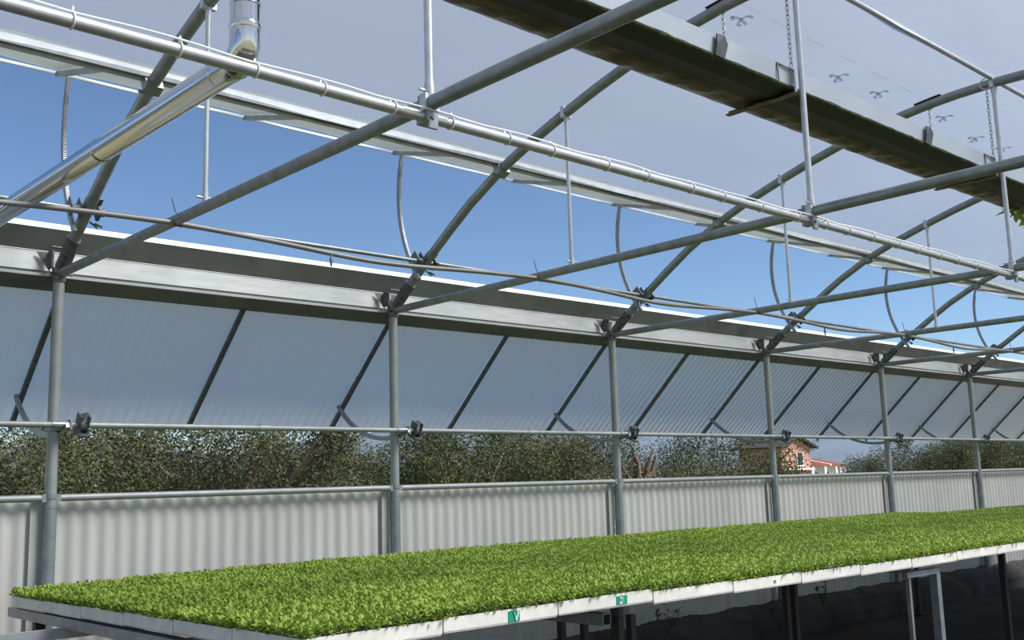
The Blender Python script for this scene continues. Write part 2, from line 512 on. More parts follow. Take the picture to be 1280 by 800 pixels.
# ------------------------------------------------------------------ roof film (ceiling)
def film_y(n=56, y0=5.17, y1=-.85):
    return [y0 + (y1 - y0) * i / n for i in range(n + 1)]
mb = MB()
ys = film_y()
nx = 76
v = []
for i in range(nx + 1):
    x = XA + (XB - XA) * i / nx
    t = ((x - X0) / S) % 1
    sag = .018 * math.sin(math.pi * t) ** 2
    for y in ys:
        v.append((x, y, arch_z(y) + RA + .006 - sag + .003 * math.sin(x * 7 + y * 5) * math.sin(math.pi * t)))
ny = len(ys)
mb.add(v, [(i * ny + j, (i + 1) * ny + j, (i + 1) * ny + j + 1, i * ny + j + 1) for i in range(nx) for j in range(ny - 1)], True)
ceil = struct(mb.build('ceiling', 'film'), 'pale translucent plastic film stretched over the roof arches', 'roof film')
def mark_mesh(strokes, wd):
    mb = MB()
    for a, b in strokes:
        a, b = Vector((*a, 0)), Vector((*b, 0))
        t = (b - a).normalized()
        n = Vector((-t.y, t.x, 0)) * wd / 2
        mb.add([a - n, b - n, b + n, a + n], [(0, 1, 2, 3)])
    return mb
STAR = [((-.085, .01), (-.01, -.005)), ((-.01, -.005), (.03, .05)), ((-.01, -.005), (.075, .02)), ((-.01, -.005), (.0, -.055)), ((.0, -.055), (.045, -.05)), ((-.085, .01), (-.04, .03)), ((.03, .05), (.06, .045))]
for x, y in [(4.96, 3.30), (6.20, 3.395), (6.71, 3.38), (7.60, 3.33), (8.28, 3.39), (8.75, 3.37), (9.9, 3.35), (10.9, 3.38), (3.7, 3.34)]:
    me = mark_mesh(STAR, .022).mesh('printed_mark')
    me.materials.append(M['print'])
    o = place('printed_mark', me, ceil, (x, y, arch_z(y) + RA - .022), (math.atan2(arch_z(y + .1) - arch_z(y - .1), .2), 0, 0))
for i, x in enumerate([4.9, 5.22, 5.62, 6.02, 6.45, 6.85]):
    me = mark_mesh([((-.1, 0), (.1, 0))], .02).mesh('printed_dash')
    me.materials.append(M['printfaint'])
    place('printed_dash', me, ceil, (x, 3.19 + .01 * i, arch_z(3.2) + RA - .022), (math.atan2(arch_z(3.3) - arch_z(3.1), .2), 0, 0))

# ------------------------------------------------------------------ roof vent flap, lifted
FH, FE = Vector((0, 5.17, 3.835)), Vector((0, 6.235, 4.13))
rv = tag(empty('roof_vent', (XA, FH.y, FH.z)), 'lifted roof vent flap of white plastic film above the gutter', 'vent')
ro = (-XA, -FH.y, -FH.z)
fd = (FE - FH).normalized()
fn = Vector((0, -fd.z, fd.y))
mb = MB()
nx, ny = 110, 8
v = []
for i in range(nx + 1):
    x = XA + (XB - XA) * i / nx
    t = ((x - (X0 - .1)) / 1.25) % 1
    for j in range(ny + 1):
        q = j / ny
        p = FH.lerp(FE, q) + fn * (.028 - .012 * math.sin(math.pi * t) * math.sin(math.pi * q) + .004 * math.sin(9 * x + 11 * q)) + fd * (-.02 * math.sin(math.pi * t) * q)
        v.append((x, p.y, p.z))
mb.add(v, [(i * (ny + 1) + j, (i + 1) * (ny + 1) + j, (i + 1) * (ny + 1) + j + 1, i * (ny + 1) + j + 1) for i in range(nx) for j in range(ny)], True)
mb.build('vent_film', 'ventfilm', rv, ro)
MB().beam(FE + fd * .005 + fn * .008 + Vector((XA, 0, 0)), FE + fd * .005 + fn * .008 + Vector((XB, 0, 0)), .012, .018).build('edge_rail', 'gutter', rv, ro)
rb = MB().beam(FH + fd * .02 + fn * .004, FE + fn * .004 + fd * .02, .03, .028)
rbm = rb.mesh('rib'); rbm.materials.append(M['galv'])
cb = MB().box(FH + fd * .02 - fn * .012, (.042, .06, .05))
cbm = cb.mesh('rib_cap'); cbm.materials.append(M['black'])
for k in range(-1, 8):
    for h in (0, 1):
        x = XK(k) - .12 + 1.25 * h
        q = place('rib', rbm, rv, (x + ro[0], ro[1], ro[2]))
        place('rib_cap', cbm, q)
rk2 = arc_rack(5.17, 3.80, 1.085, 17, -39, teeth=64).mesh('rack'); rk2.materials.append(M['galv'])
for k in KS:
    place('rack', rk2, rv, (XK(k) - .07 + ro[0], ro[1], ro[2]))
# hinge purlin, fixed to the arches
HP = (5.165, 3.80)
hp = tag(empty('hinge_purlin', (XA, *HP)), 'slotted steel purlin on the arches carrying the lifted vent flap', 'purlin')
MB().extrude_x([(HP[0] - .032, HP[1] + .035), (HP[0] - .032, HP[1] - .012), (HP[0] - .006, HP[1] - .012), (HP[0] - .006, HP[1] + .035)], XA, XB, True).build('purlin_rail', 'galv', hp, (-XA, -HP[0], -HP[1]))
MB().extrude_x([(HP[0] - .006, HP[1] - .022), (HP[0] + .026, HP[1] - .022), (HP[0] + .026, HP[1] + .02), (HP[0] - .006, HP[1] + .02)], XA, XB, True).build('purlin_channel', 'plank', hp, (-XA, -HP[0], -HP[1]))
# its shaft under the arches
S2 = (6.0, 3.252)
ds2 = tag(empty('vent_shaft', (XA, *S2)), 'thin steel shaft below the arches that works the roof vent', 'shaft')
MB().tube([(XA, *S2), (XB, *S2)], .0155, 12).build('shaft_tube', 'galv', ds2, (-XA, -S2[0], -S2[1]))
pb = MB().box((-.10, .02, .02), (.008, .07, .10), Matrix.Rotation(-.6, 3, 'X')).box((-.045, .02, .02), (.008, .07, .10), Matrix.Rotation(-.6, 3, 'X')).tube([(-.1, 0, 0), (-.04, 0, 0)], .026, 10)
pb.box((.06, .02, .015), (.02, .08, .10), Matrix.Rotation(-.6, 3, 'X')).box((.02, -.02, .055), (.10, .05, .01), Matrix.Rotation(-.6, 3, 'X')).tube([(.05, 0, 0), (.09, 0, 0)], .026, 10)
pb.tube([(.03, .06, -.05), (.075, .05, -.085)], .006, 6).tube([(.055, .05, -.06), (.10, .05, -.075)], .007, 6)
pm2 = pb.mesh('pinion_bracket'); pm2.materials.append(M['dark'])
for k in KS:
    place('pinion_bracket', pm2, ds2, (XK(k) - XA, 0, 0))

# ------------------------------------------------------------------ ridge purlin
rp = MB().tube([(0, 0, 0), (XB - XA, 0, 0)], .0165, 12).build('ridge_purlin', 'bright', None, (XA, RIDGE, 4.268 + RA - .005))
tag(rp, 'thin zinc tube running along the ridge on top of the arches', 'purlin')

# ------------------------------------------------------------------ hose with mist nozzles tied under the ties
HY = 4.872
def hose_z(x):
    t = ((x - X0) / S) % 1
    return TIE_Z - .012 - .045 * math.sin(math.pi * t) ** 1.4 + .004 * math.sin(x * 5)
ho = tag(empty('mist_hose', (XA, HY, 2.9)), 'sagging grey hose tied under the tie beams with small mist nozzles', 'hose')
pts = [(XA + i * .1, HY + .012 * math.sin(i * .17) - .045, hose_z(XA + i * .1)) for i in range(int((XB - XA) / .1))]
hoff = (-XA, -HY, -2.9)
MB().tube(pts, .0135, 10).build('hose_tube', 'hose', ho, hoff)
nz = MB().tube([(0, 0, -.008), (0, 0, -.03), (0, 0, -.034), (0, 0, -.075)], [.006, .006, .011, .004], 8)
nzm = nz.mesh('nozzle'); nzm.materials.append(M['dark'])
wt = MB().tube([(.02, 0, -.02), (.028, .03, .04), (-.0, .02, .065), (-.02, .02, .13)], .0025, 5).tube([(-.018, 0, 0), (.018, 0, 0)], .0165, 10)
wtm = wt.mesh('wire_tie'); wtm.materials.append(M['dark'])
for k in range(-1, 8):
    for t in (.40,):
        x = XK(k) + S * t - (.1 if k == 0 else 0)
        place('nozzle', nzm, ho, (x - XA, -.045, hose_z(x) - 2.9))
    place('wire_tie', wtm, ho, (XK(k) - XA, -.045, hose_z(XK(k)) - 2.9))

# ------------------------------------------------------------------ long pipe under the ties with cable ties, thin white cable on it
LP = (2.81, 2.903)
lp = tag(empty('service_pipe', (XA, *LP)), 'long zinc pipe under the tie beams ringed with white cable ties', 'pipe')
lo = (-XA, -LP[0], -LP[1])
MB().tube([(XA, *LP), (XB, *LP)], .0205, 14).build('pipe_tube', 'bright', lp, lo)
ct = MB()
ring = [(0, .0235 * math.cos(a * math.pi / 8), .0235 * math.sin(a * math.pi / 8) + .002) for a in range(17)]
ct.tube(ring, .0028, 5, False).box((0, .002, .033), (.006, .005, .022))
ctm = ct.mesh('cable_tie'); ctm.materials.append(M['cabletie'])
ck = MB().box((0, 0, .012), (.05, .062, .075)).box((0, .0, .06), (.034, .066, .05)).tube([(0, -.04, -.01), (0, .04, -.01)], .008, 8).box((.0, -.03, -.035), (.04, .012, .03))
ckm = ck.mesh('pipe_clamp'); ckm.materials.append(M['galv'])
xx = XA + .1
ties = []
while xx < XB - .1:
    ties.append(xx)
    xx += random.uniform(.22, .33)
for x in ties:
    place('cable_tie', ctm, lp, (x - XA, 0, 0), (random.uniform(-.5, .3), 0, 0))
for k in KS:
    place('pipe_clamp', ckm, lp, (XK(k) - XA, 0, 0))
pts = []
i = 0
while True:
    x = XA + .05 + i * .06
    if x > XB - .05: break
    near = min(abs(x - XK(k)) for k in KS)
    z = LP[1] + .0255 + .006 * abs(math.sin(x * 6.3)) - (.012 if near < .12 else 0)
    pts.append((x, LP[0] - .006 + (-.026 if near < .12 else .004 * math.sin(x * 9)), z))
    i += 1
mb = MB().tube([(p[0] - XA, p[1] - LP[0], p[2] - LP[1]) for p in pts], .0036, 6)
tag(mb.build('white_cable', 'cabletie', None, (XA, *LP)), 'thin white cable lying along the top of the service pipe', 'cable')

# ------------------------------------------------------------------ hanging trough on chains
TX0, TX1, TY = 2.35, XB, 2.85
tr = tag(empty('hanging_trough', (TX0, TY, 3.63)), 'long hanging trough with pale side and black underside on chains', 'trough')
to = (-TX0, -TY, -3.63)
MB().extrude_x([(2.848, 3.632), (2.842, 3.742), (2.852, 3.748), (2.858, 3.742), (2.854, 3.632)], TX0, TX1, True).build('side_sheet', 'troughmetal', tr, to)
MB().extrude_x([(2.852, 3.628), (2.96, 3.616), (3.085, 3.628), (3.10, 3.66), (2.96, 3.645), (2.855, 3.66)], TX0, TX1, True).build('underside', 'troughblack', tr, to)
MB().extrude_x([(3.255, 3.66), (3.262, 3.76), (3.256, 3.76), (3.249, 3.66)], TX0, TX1, True).build('far_side_sheet', 'troughmetal', tr, to)
mb = MB()
n = 420
v = []
for i in range(n + 1):
    x = TX0 + (TX1 - TX0) * i / n
    for j in range(7):
        q = j / 6
        y = 3.075 + .185 * q
        z = 3.634 + .022 * q - .030 * math.sin(math.pi * q)
        e = math.sin(math.pi * min(1, q * 1.2 + .05)) if j < 6 else .2
        z += e * (.010 * math.sin(x * 9.1 + q * 3) * math.sin(x * 2.3) + .006 * math.sin(x * 31 + 7 * q) + random.uniform(-.004, .004))
        y += e * .008 * math.sin(x * 14 + q)
        v.append((x, y, z))
mb.add(v, [(i * 7 + j, (i + 1) * 7 + j, (i + 1) * 7 + j + 1, i * 7 + j + 1) for i in range(n) for j in range(6)], True)
mb.build('crinkled_liner', 'liner', tr, to)
mb = MB()
n = 300
v = []
for i in range(n + 1):
    x = TX0 + (TX1 - TX0) * i / n
    for a, b in ((2.841, 3.640), (2.839, 3.630), (2.846, 3.622), (2.858, 3.624)):
        v.append((x, a + random.uniform(-.002, .002), b + random.uniform(-.0025, .0025)))
mb.add(v, [(i * 4 + j, (i + 1) * 4 + j, (i + 1) * 4 + j + 1, i * 4 + j + 1) for i in range(n) for j in range(3)], True)
mb.build('moss_edge', 'moss', tr, to)
def chain_mesh(length):
    mb = MB()
    n = int(length / .027)
    for i in range(n):
        z = -.013 - i * .027
        a = (i % 2) * math.pi / 2
        pts = [Vector((math.cos(a) * .0085 * math.cos(t), math.sin(a) * .0085 * math.cos(t), z + .0185 * math.sin(t))) for t in [2 * math.pi * j / 10 for j in range(11)]]
        mb.tube(pts, .0028, 5, False)
    return mb
def hook_mesh(y_off):
    pts = [Vector((0, .042 * math.cos(a), .04 * math.sin(a))) for a in [R(-90 + 36 * j) for j in range(11)]]
    return pts
for k in range(1, 8):
    x = XK(k)
    # cross bar, strap, wire bracket, flap clips
    MB().beam((x, 2.815, 3.60), (x, 3.275, 3.607), .035, .006).beam((x + .016, 2.815, 3.612), (x + .016, 3.275, 3.619), .005, .03).build('cross_bar', 'rust', tr, to)
    MB().box((x, 2.832, 3.67), (.026, .006, .13)).build('strap', 'troughmetal', tr, to)
    MB().tube([(x - .15, 2.838, 3.64), (x - .155, 2.838, 3.735), (x - .01, 2.832, 3.722)], .004, 6).build('wire_bracket', 'dark', tr, to)
    cx = x - .66 if k == 1 else x - 1.0
    MB().add([(cx - .045, 2.836, 3.63), (cx + .03, 2.836, 3.625), (cx + .05, 2.826, 3.70), (cx + .035, 2.83, 3.745), (cx - .03, 2.832, 3.74), (cx - .035, 2.828, 3.69),
              (cx - .045, 2.830, 3.63), (cx + .03, 2.830, 3.625), (cx + .05, 2.820, 3.70), (cx + .035, 2.824, 3.745), (cx - .03, 2.826, 3.74), (cx - .035, 2.822, 3.69)],
             [(0, 1, 2, 3, 4, 5), (11, 10, 9, 8, 7, 6)] + [(i, 6 + i, 6 + (i + 1) % 6, (i + 1) % 6) for i in range(6)]).build('rubber_clip', 'clip', tr, to)
    for side, y, zb in (('near', 2.832, 3.72), ('far', 3.262, 3.745)):
        zt = arch_z(y) - RA - .012
        xo = -.03 if side == 'near' else .0
        cmb = chain_mesh(zt - zb)
        root = empty('suspension_chain', (x + xo, y, zb))
        me = cmb.mesh('links'); me.materials.append(M['bright'])
        place('links', me, root, (0, 0, zt - zb))
        hk = MB().tube([Vector((0, p.y, p.z)) for p in hook_mesh(0)], .0042, 6, True)
        hk.v = [(a, b, c + (zt - zb) + .045) for a, b, c in hk.v]
        hk.build('hook', 'bright', root)
        if side == 'far':
            MB().beam((0, -.10, arch_z(y - .1) + RA - zb + .004), (0, .10, arch_z(y + .1) + RA - zb + .004), .05, .008).build('protection_strip', 'black', root)
        tag(root, 'zinc chain from %s roof arch to the %s side of the trough' % ({1: 'second', 2: 'third', 3: 'fourth', 4: 'fifth', 5: 'sixth', 6: 'seventh', 7: 'eighth'}[k], 'pale near' if side == 'near' else 'hidden far'), 'chain', 'chains holding the trough')
# a tuft of leaves growing out of the trough far right
tp = tag(empty('trough_plant', (8.5, 3.19, 3.612)), 'small green leafy plant showing beneath the far part of the trough', 'plant')
lf = MB().add([(0, 0, 0), (.03, .02, .01), (.07, .018, 0), (.10, 0, -.01), (.07, -.018, 0), (.03, -.02, .01)], [(0, 1, 2, 3), (0, 3, 4, 5)]).mesh('leaf')
lf.materials.append(M['seed'])
for i in range(46):
    place('leaf', lf, tp, (random.uniform(-.25, .6), random.uniform(-.06, .05), random.uniform(-.016, .01)), (random.uniform(-.8, .8), random.uniform(-.8, .8), random.uniform(0, 6.3)))

# ------------------------------------------------------------------ steel flue
FX, FY, FZ, FR = 1.62, 3.03, 3.037, .050
fl = tag(empty('flue_pipe', (FX, FY, FZ)), 'polished steel flue pipe bending from vertical to run toward the wall', 'flue')
def ring_(mb, p, axis, r, wd=.008):
    a = Vector(axis).normalized() * wd / 2
    p = Vector(p)
    mb.tube([p - a * 2, p - a, p + a, p + a * 2], [r * .98, r * 1.05, r * 1.05, r * .98], 32, False)
mb = MB().tube([(0, 0, .105), (0, 0, 1.45)], FR, 40)
mb.build('vertical_pipe', 'steel', fl)
mb = MB(); ring_(mb, (0, 0, .19), (0, 0, 1), FR, .005); mb.build('vertical_seam', 'steel', fl)
mb = MB(); ring_(mb, (0, 0, .112), (0, 0, 1), FR * 1.02, .014); mb.build('elbow_collar', 'steel', fl)
mb = MB().tube([(0, 0, .11), (0, 0, .045), (0, .02, .012), (0, .055, 0), (0, .11, 0)], FR * 1.01, 40)
for p_ in mb.sm: pass
mb.build('elbow', 'steel', fl)
mb = MB(); ring_(mb, (0, .055, 0), (0, 1, 0), FR, .007)
mb.build('elbow_band', 'bright', fl)
MB().tube([(0, .10, 0), (0, 1.35, .005), (0, 3.05, .01), ], FR, 40).build('horizontal_pipe', 'steel', fl)
for yy in (.17, 1.22):
    mb = MB(); ring_(mb, (0, yy, .003), (0, 1, 0), FR, .006); mb.build('joint_seam', 'steel', fl)

# ------------------------------------------------------------------ bench
TRX, TRY = .615, .5
BX0, BY0 = 1.95, 3.2
NCOL, NROW = 22, 6
def lerp_tab(t, x):
    for (a, za), (b, zb) in zip(t, t[1:]):
        if x <= b: return za + (zb - za) * max(0, (x - a)) / (b - a)
    return t[-1][1]
ZF = [(1.9, 1.104), (2.54, 1.109), (3.15, 1.114), (3.77, 1.112), (4.3, 1.097), (5.0, 1.091), (6.24, 1.079), (7.95, 1.084), (20, 1.085)]
ZB = [(1.9, 1.075), (3.0, 1.092), (4.6, 1.103), (5.7, 1.107), (20, 1.112)]
def tray_top(x, y):
    q = (y - BY0) / (NROW * TRY)
    return lerp_tab(ZF, x) * (1 - q) + lerp_tab(ZB, x) * q
TH = .058
bn = tag(empty('seedling_bench', (BX0, BY0, 0)), 'long grey steel bench on box section legs carrying the seedling trays', 'bench')
bo = (-BX0, -BY0, 0)
BXE = BX0 + NCOL * TRX
def bz(y): return 1.045
for xb in [1.99, 6.52, 9.1, 11.6, 14.2]:
    MB().beam((xb, BY0 - .05 if xb < 2 else BY0 + .14 if xb < 7 else BY0 + .6, .992), (xb, 6.28 if xb < 2 else 6.1, .992), .06, .05).build('cross_beam', 'plank', bn, bo)
mb = MB()
s_, t_ = .052, .005
for dx, dz, wx_, wz_ in ((0, s_ / 2, s_, t_), (0, -s_ / 2, s_, t_), (s_ / 2, 0, t_, s_), (-s_ / 2, 0, t_, s_)):
    mb.box((3.80 + dx, 4.66, .954 + dz), (wx_, 2.32, wz_))
mb.build('cross_beam', 'galv', bn, bo)
for y in (4.0, 4.54, 5.45):
    MB().beam((BX0 - .6 if y > 4.1 else BX0 + .4, y, .944), (BXE, y, .944), .045, .05).build('long_rail', 'rail', bn, bo)
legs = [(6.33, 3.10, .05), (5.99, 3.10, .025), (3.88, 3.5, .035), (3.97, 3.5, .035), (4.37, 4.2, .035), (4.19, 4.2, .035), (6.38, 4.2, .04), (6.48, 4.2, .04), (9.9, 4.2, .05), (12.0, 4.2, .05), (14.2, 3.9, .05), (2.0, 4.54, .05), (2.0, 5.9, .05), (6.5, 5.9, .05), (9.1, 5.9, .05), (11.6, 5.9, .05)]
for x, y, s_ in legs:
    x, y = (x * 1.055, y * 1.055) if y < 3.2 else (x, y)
    MB().box((x, y, .485), (s_, s_, .95)).box((x, y, .03), (s_ * 2, s_ * 2, .012)).build('leg', 'galv' if y < 3.4 else 'shadeleg', bn, bo)
MB().beam((6.28, 3.27, .975), (6.71, 3.27, .975), .04, .035).build('leg_header', 'galv', bn, bo)

# ------------------------------------------------------------------ foam trays with seedlings
def tray_mesh(name, m, rnd):
    bm = bmesh.new()
    gxn, gyn = 13, 10
    wx, wy = TRX - .008, TRY - .008
    vs_ = [[bm.verts.new((wx * i / gxn, wy * j / gyn, 0)) for j in range(gyn + 1)] for i in range(gxn + 1)]
    cells = [bm.faces.new((vs_[i][j], vs_[i + 1][j], vs_[i + 1][j + 1], vs_[i][j + 1])) for i in range(gxn) for j in range(gyn)]
    for fc in cells: fc.material_index = 0
    r = bmesh.ops.inset_individual(bm, faces=cells, thickness=.006, depth=-.012)
    for fc in cells: fc.material_index = 1
    # sides: outer wall with a small foot inset and a chipped lower edge
    loop = [(wx * i / gxn, 0) for i in range(gxn)] + [(wx, wy * j / gyn) for j in range(gyn)] + [(wx * (gxn - i) / gxn, wy) for i in range(gxn)] + [(0, wy * (gyn - j) / gyn) for j in range(gyn)]
    top = [bm.verts.new((x, y, 0)) for x, y in loop]
    cx, cy = wx / 2, wy / 2
    low = [bm.verts.new((cx + (x - cx) * .998, cy + (y - cy) * .998, -TH + .006 + rnd.uniform(0, .003))) for x, y in loop]
    bot = [bm.verts.new((cx + (x - cx) * .985, cy + (y - cy) * .985, -TH)) for x, y in loop]
    n = len(loop)
    for i in range(n):
        j = (i + 1) % n
        bm.faces.new((top[j], top[i], low[i], low[j]))
        bm.faces.new((low[j], low[i], bot[i], bot[j]))
    bm.faces.new(list(reversed(bot)))
    bmesh.ops.remove_doubles(bm, verts=bm.verts, dist=1e-5)
    me = bpy.data.meshes.new(name)
    bm.to_mesh(me)
    bm.free()
    me.materials.append(M[m])
    me.materials.append(M['soil'])
    return me
rt = random.Random(3)
TM = [tray_mesh('seedling_tray', 'eps', rt) for _ in range(2)]
TE = tray_mesh('empty_tray', 'eps_old', rt)
def seed_mesh(seed, n=2900):
    rr = random.Random(seed)
    mb = MB()
    for i in range(n):
        x, y = rr.uniform(-.004, TRX - .004), rr.uniform(-.002, TRY - .002)
        h = .004 + .036 * rr.random() ** .7
        if i % 5 < 2 and i % 5 == 0 or i % 15 == 1:
            e_ = rr.uniform(-.006, .02)
            k_ = (i // 5) % 4
            if k_ == 0: y = e_
            elif k_ == 1: x = e_
            elif k_ == 2: y = TRY - .008 - e_
            else: x = TRX - .008 - e_
            h = rr.uniform(.0, .03)
        l = rr.uniform(.015, .027)
        wd = l * rr.uniform(.28, .40)
        az = rr.uniform(0, 2 * math.pi)
        el = rr.uniform(-.25, .95)
        d = Vector((math.cos(az) * math.cos(el), math.sin(az) * math.cos(el), math.sin(el)))
        sd_ = Vector((-math.sin(az), math.cos(az), rr.uniform(-.3, .3))).normalized()
        nn = d.cross(sd_)
        p = Vector((x, y, h))
        c = [p, p + d * l * .4 + sd_ * wd + nn * -.003, p + d * l * .8 + sd_ * wd * .75, p + d * l - nn * -.002, p + d * l * .8 - sd_ * wd * .75, p + d * l * .4 - sd_ * wd + nn * -.003]
        mb.add(c, [(0, 1, 2, 3), (0, 3, 4, 5)])
        if i % 6 == 0:
            mb.add([(x, y, -.005), (x + .002, y, -.005), tuple(p)], [(0, 1, 2)])
    me = mb.mesh('seedlings')
    me.materials.append(M['seed'])
    return me
SM = [seed_mesh(s) for s in range(5)]
STK = {(0, 1): 'sticker', }
sticker_cols = {1: (.25, .9), 2: (.62, .3), 4: (.25, .2)}
for c in range(NCOL):
    for r in range(NROW):
        x, y = BX0 + c * TRX, BY0 + r * TRY
        z = tray_top(x + TRX / 2, y + TRY / 2) + (0 if r else rt.uniform(-.002, .002))
        bare = (c >= 16 and r >= 5) or (c >= 19 and r >= 4)
        o = place('empty_tray' if bare else 'seedling_tray', TE if bare else TM[(c + r) % 2], None, (x, y, z))
        if bare:
            tag(o, 'weathered grey empty foam tray at the far end behind the seedlings', 'tray', 'empty trays at the far end')
            continue
        sm_ = SM[(c * 3 + r * 2) % 5]
        sdl = place('seedlings', sm_, o)
        sdl['kind'] = 'stuff'
        if (c + r) % 2:
            sdl.rotation_euler = (0, 0, math.pi)
            sdl.location = (TRX - .008, TRY - .008, 0)
        if r == 0:
            names = ['first', 'second', 'third', 'fourth', 'fifth', 'sixth', 'seventh', 'eighth', 'ninth', 'tenth', 'eleventh', 'twelfth']
            if c in (1, 2, 4):
                lab = {1: 'white foam seedling tray with large green sticker, near the front corner', 2: 'white foam seedling tray on the front edge, green sticker near its joint', 4: 'white foam tray on the front edge with a tiny green sticker remnant'}[c]
                tag(o, lab, 'tray', 'foam trays along the front edge')
            elif c < 12:
                tag(o, 'white foam seedling tray, %s along the front edge from the left corner' % names[c], 'tray', 'foam trays along the front edge')
            else:
                tag(o, 'white foam seedling tray on the far right stretch of the front edge', 'tray', 'far trays along the front edge')
        elif c == 0:
            tag(o, 'foam seedling tray on the shaded left end of the bench, %s from the front' % ['', 'second', 'third', 'fourth', 'fifth', 'sixth'][r], 'tray', 'trays on the left end')
        else:
            tag(o, 'foam tray of dense green seedlings in the middle of the bench', 'tray', 'seedling trays inside the bed')
        if r == 0 and c in (1, 2, 4):
            sx = {1: .33, 2: .36, 4: .35}[c]
            wd_, ht = {1: (.060, .042), 2: (.070, .036), 4: (.016, .014)}[c]
            st = MB().box((sx + wd_ / 2, -.0015, -TH * .5), (wd_, .003, ht)).build('sticker', 'green_sticker', o)
            if c != 4:
                wm = MB()
                for a, b in ([((.42, .95), (.62, .05)), ((.62, .05), (.86, .95)), ((.78, .95), (.66, .30))] if c == 1 else [((.34, .95), (.46, .62)), ((.56, .95), (.44, .05)), ((.44, .35), (.30, .05))]):
                    p = Vector((sx + wd_ * a[0], -.0042, -TH * .5 + ht * (a[1] - .5)))
                    q = Vector((sx + wd_ * b[0], -.0042, -TH * .5 + ht * (b[1] - .5)))
                    wm.beam(p, q, .0016, .009)
                wm.build('sticker_print', 'white_sticker', st)

# ------------------------------------------------------------------ weeds at the kerb
def weed(x, y, z, h, label):
    rr = random.Random(int(x * 100))
    mb = MB()
    for i in range(7):
        az = rr.uniform(0, 6.28)
        a = Vector((x, y, z))
        b = a + Vector((math.cos(az) * h * .6, math.sin(az) * h * .3, h * rr.uniform(.5, 1)))
        mb.tube([a, a.lerp(b, .5) + Vector((0, 0, h * .1)), b], .003, 4)
        for j in range(6):
            p = a.lerp(b, .35 + .65 * j / 5) + Vector((0, 0, h * .06))
            d = Vector((rr.uniform(-1, 1), rr.uniform(-1, 1), rr.uniform(-.1, .6))).normalized() * h * .28
            s2 = d.cross(Vector((0, 0, 1))).normalized() * h * .07
            mb.add([p, p + d * .5 + s2, p + d, p + d * .5 - s2], [(0, 1, 2, 3)])
    me = mb
    o = me.build('weed', 'weed')
    tag(o, label, 'plant', 'weeds on the kerb')
weed(7.55, 6.22, .24, .26, 'small dark weed on the kerb below the middle of the bench')
weed(10.1, 6.2, .24, .22, 'dark weed on the kerb just left of the bright bench leg')
weed(9.2, 6.22, .25, .10, 'tiny weed sprout on the kerb between the two bigger weeds')

# ------------------------------------------------------------------ olive trees outside
def olive_meshes(seed, h, wd, nleaf, matn):
    rr = random.Random(seed)
    tb = MB()
    tips = []
    base = Vector((0, 0, 0))
    trunk = [base, Vector((rr.uniform(-.1, .1), rr.uniform(-.1, .1), h * .2)), Vector((rr.uniform(-.15, .15), rr.uniform(-.15, .15), h * .38))]
    tb.tube(trunk, [.20, .16, .13], 9)
    for b in range(7):
        az = 2 * math.pi * b / 7 + rr.uniform(-.4, .4)
        p0 = trunk[-1].lerp(trunk[1], rr.uniform(0, .6))
        p1 = p0 + Vector((math.cos(az) * wd * .22, math.sin(az) * wd * .22, h * rr.uniform(.12, .25)))
        p2 = p1 + Vector((math.cos(az) * wd * .2, math.sin(az) * wd * .2, h * rr.uniform(.05, .25)))
        tb.tube([p0, p1, p2], [.075, .05, .018], 7)
        tips += [p1, p2]
        for c in range(3):
            a2 = az + rr.uniform(-1, 1)
            p3 = p1.lerp(p2, rr.random()) + Vector((math.cos(a2) * wd * .16, math.sin(a2) * wd * .16, h * rr.uniform(-.05, .22)))
            tb.tube([p1, p1.lerp(p3, .6) + Vector((0, 0, .05)), p3], [.03, .02, .008], 5)
            tips.append(p3)
    lb = MB()
    cl = []
    for t in tips: cl.append((t, rr.uniform(.32, .5) * wd * .34))
    for i in range(34):
        a, q = rr.uniform(0, 6.28), math.sqrt(rr.random())
        cl.append((Vector((math.cos(a) * q * wd * .46, math.sin(a) * q * wd * .46, h * (rr.uniform(.26, .95) if q < .75 else rr.uniform(.26, .72)))), rr.uniform(.16, .30) * wd * .5))
    for i in range(nleaf):
        c, rad = cl[int(rr.random() * len(cl))]
        d = Vector((rr.gauss(0, 1), rr.gauss(0, 1), rr.gauss(0, 1))).normalized() * rad * rr.random() ** .45
        p = c + d
        if p.z < .25: continue
        az, el = rr.uniform(0, 6.28), rr.uniform(-.9, 1.2)
        dr = Vector((math.cos(az) * math.cos(el), math.sin(az) * math.cos(el), math.sin(el)))
        l = rr.uniform(.04, .075)
        s_ = dr.cross(Vector((rr.gauss(0, 1), rr.gauss(0, 1), rr.gauss(0, 1)))).normalized() * l * .16
        lb.add([p, p + dr * l * .5 + s_, p + dr * l, p + dr * l * .5 - s_], [(0, 1, 2, 3)])
    t = tb.mesh('trunk'); t.materials.append(M['bark'])
    l = lb.mesh('foliage'); l.materials.append(M[matn])
    return t, l
OL = [olive_meshes(11, 2.75, 3.1, 34000, 'olive0'), olive_meshes(23, 2.9, 2.9, 34000, 'olive1'), olive_meshes(37, 2.7, 3.3, 34000, 'olive2'), olive_meshes(41, 2.6, 2.9, 15000, 'olive1')]
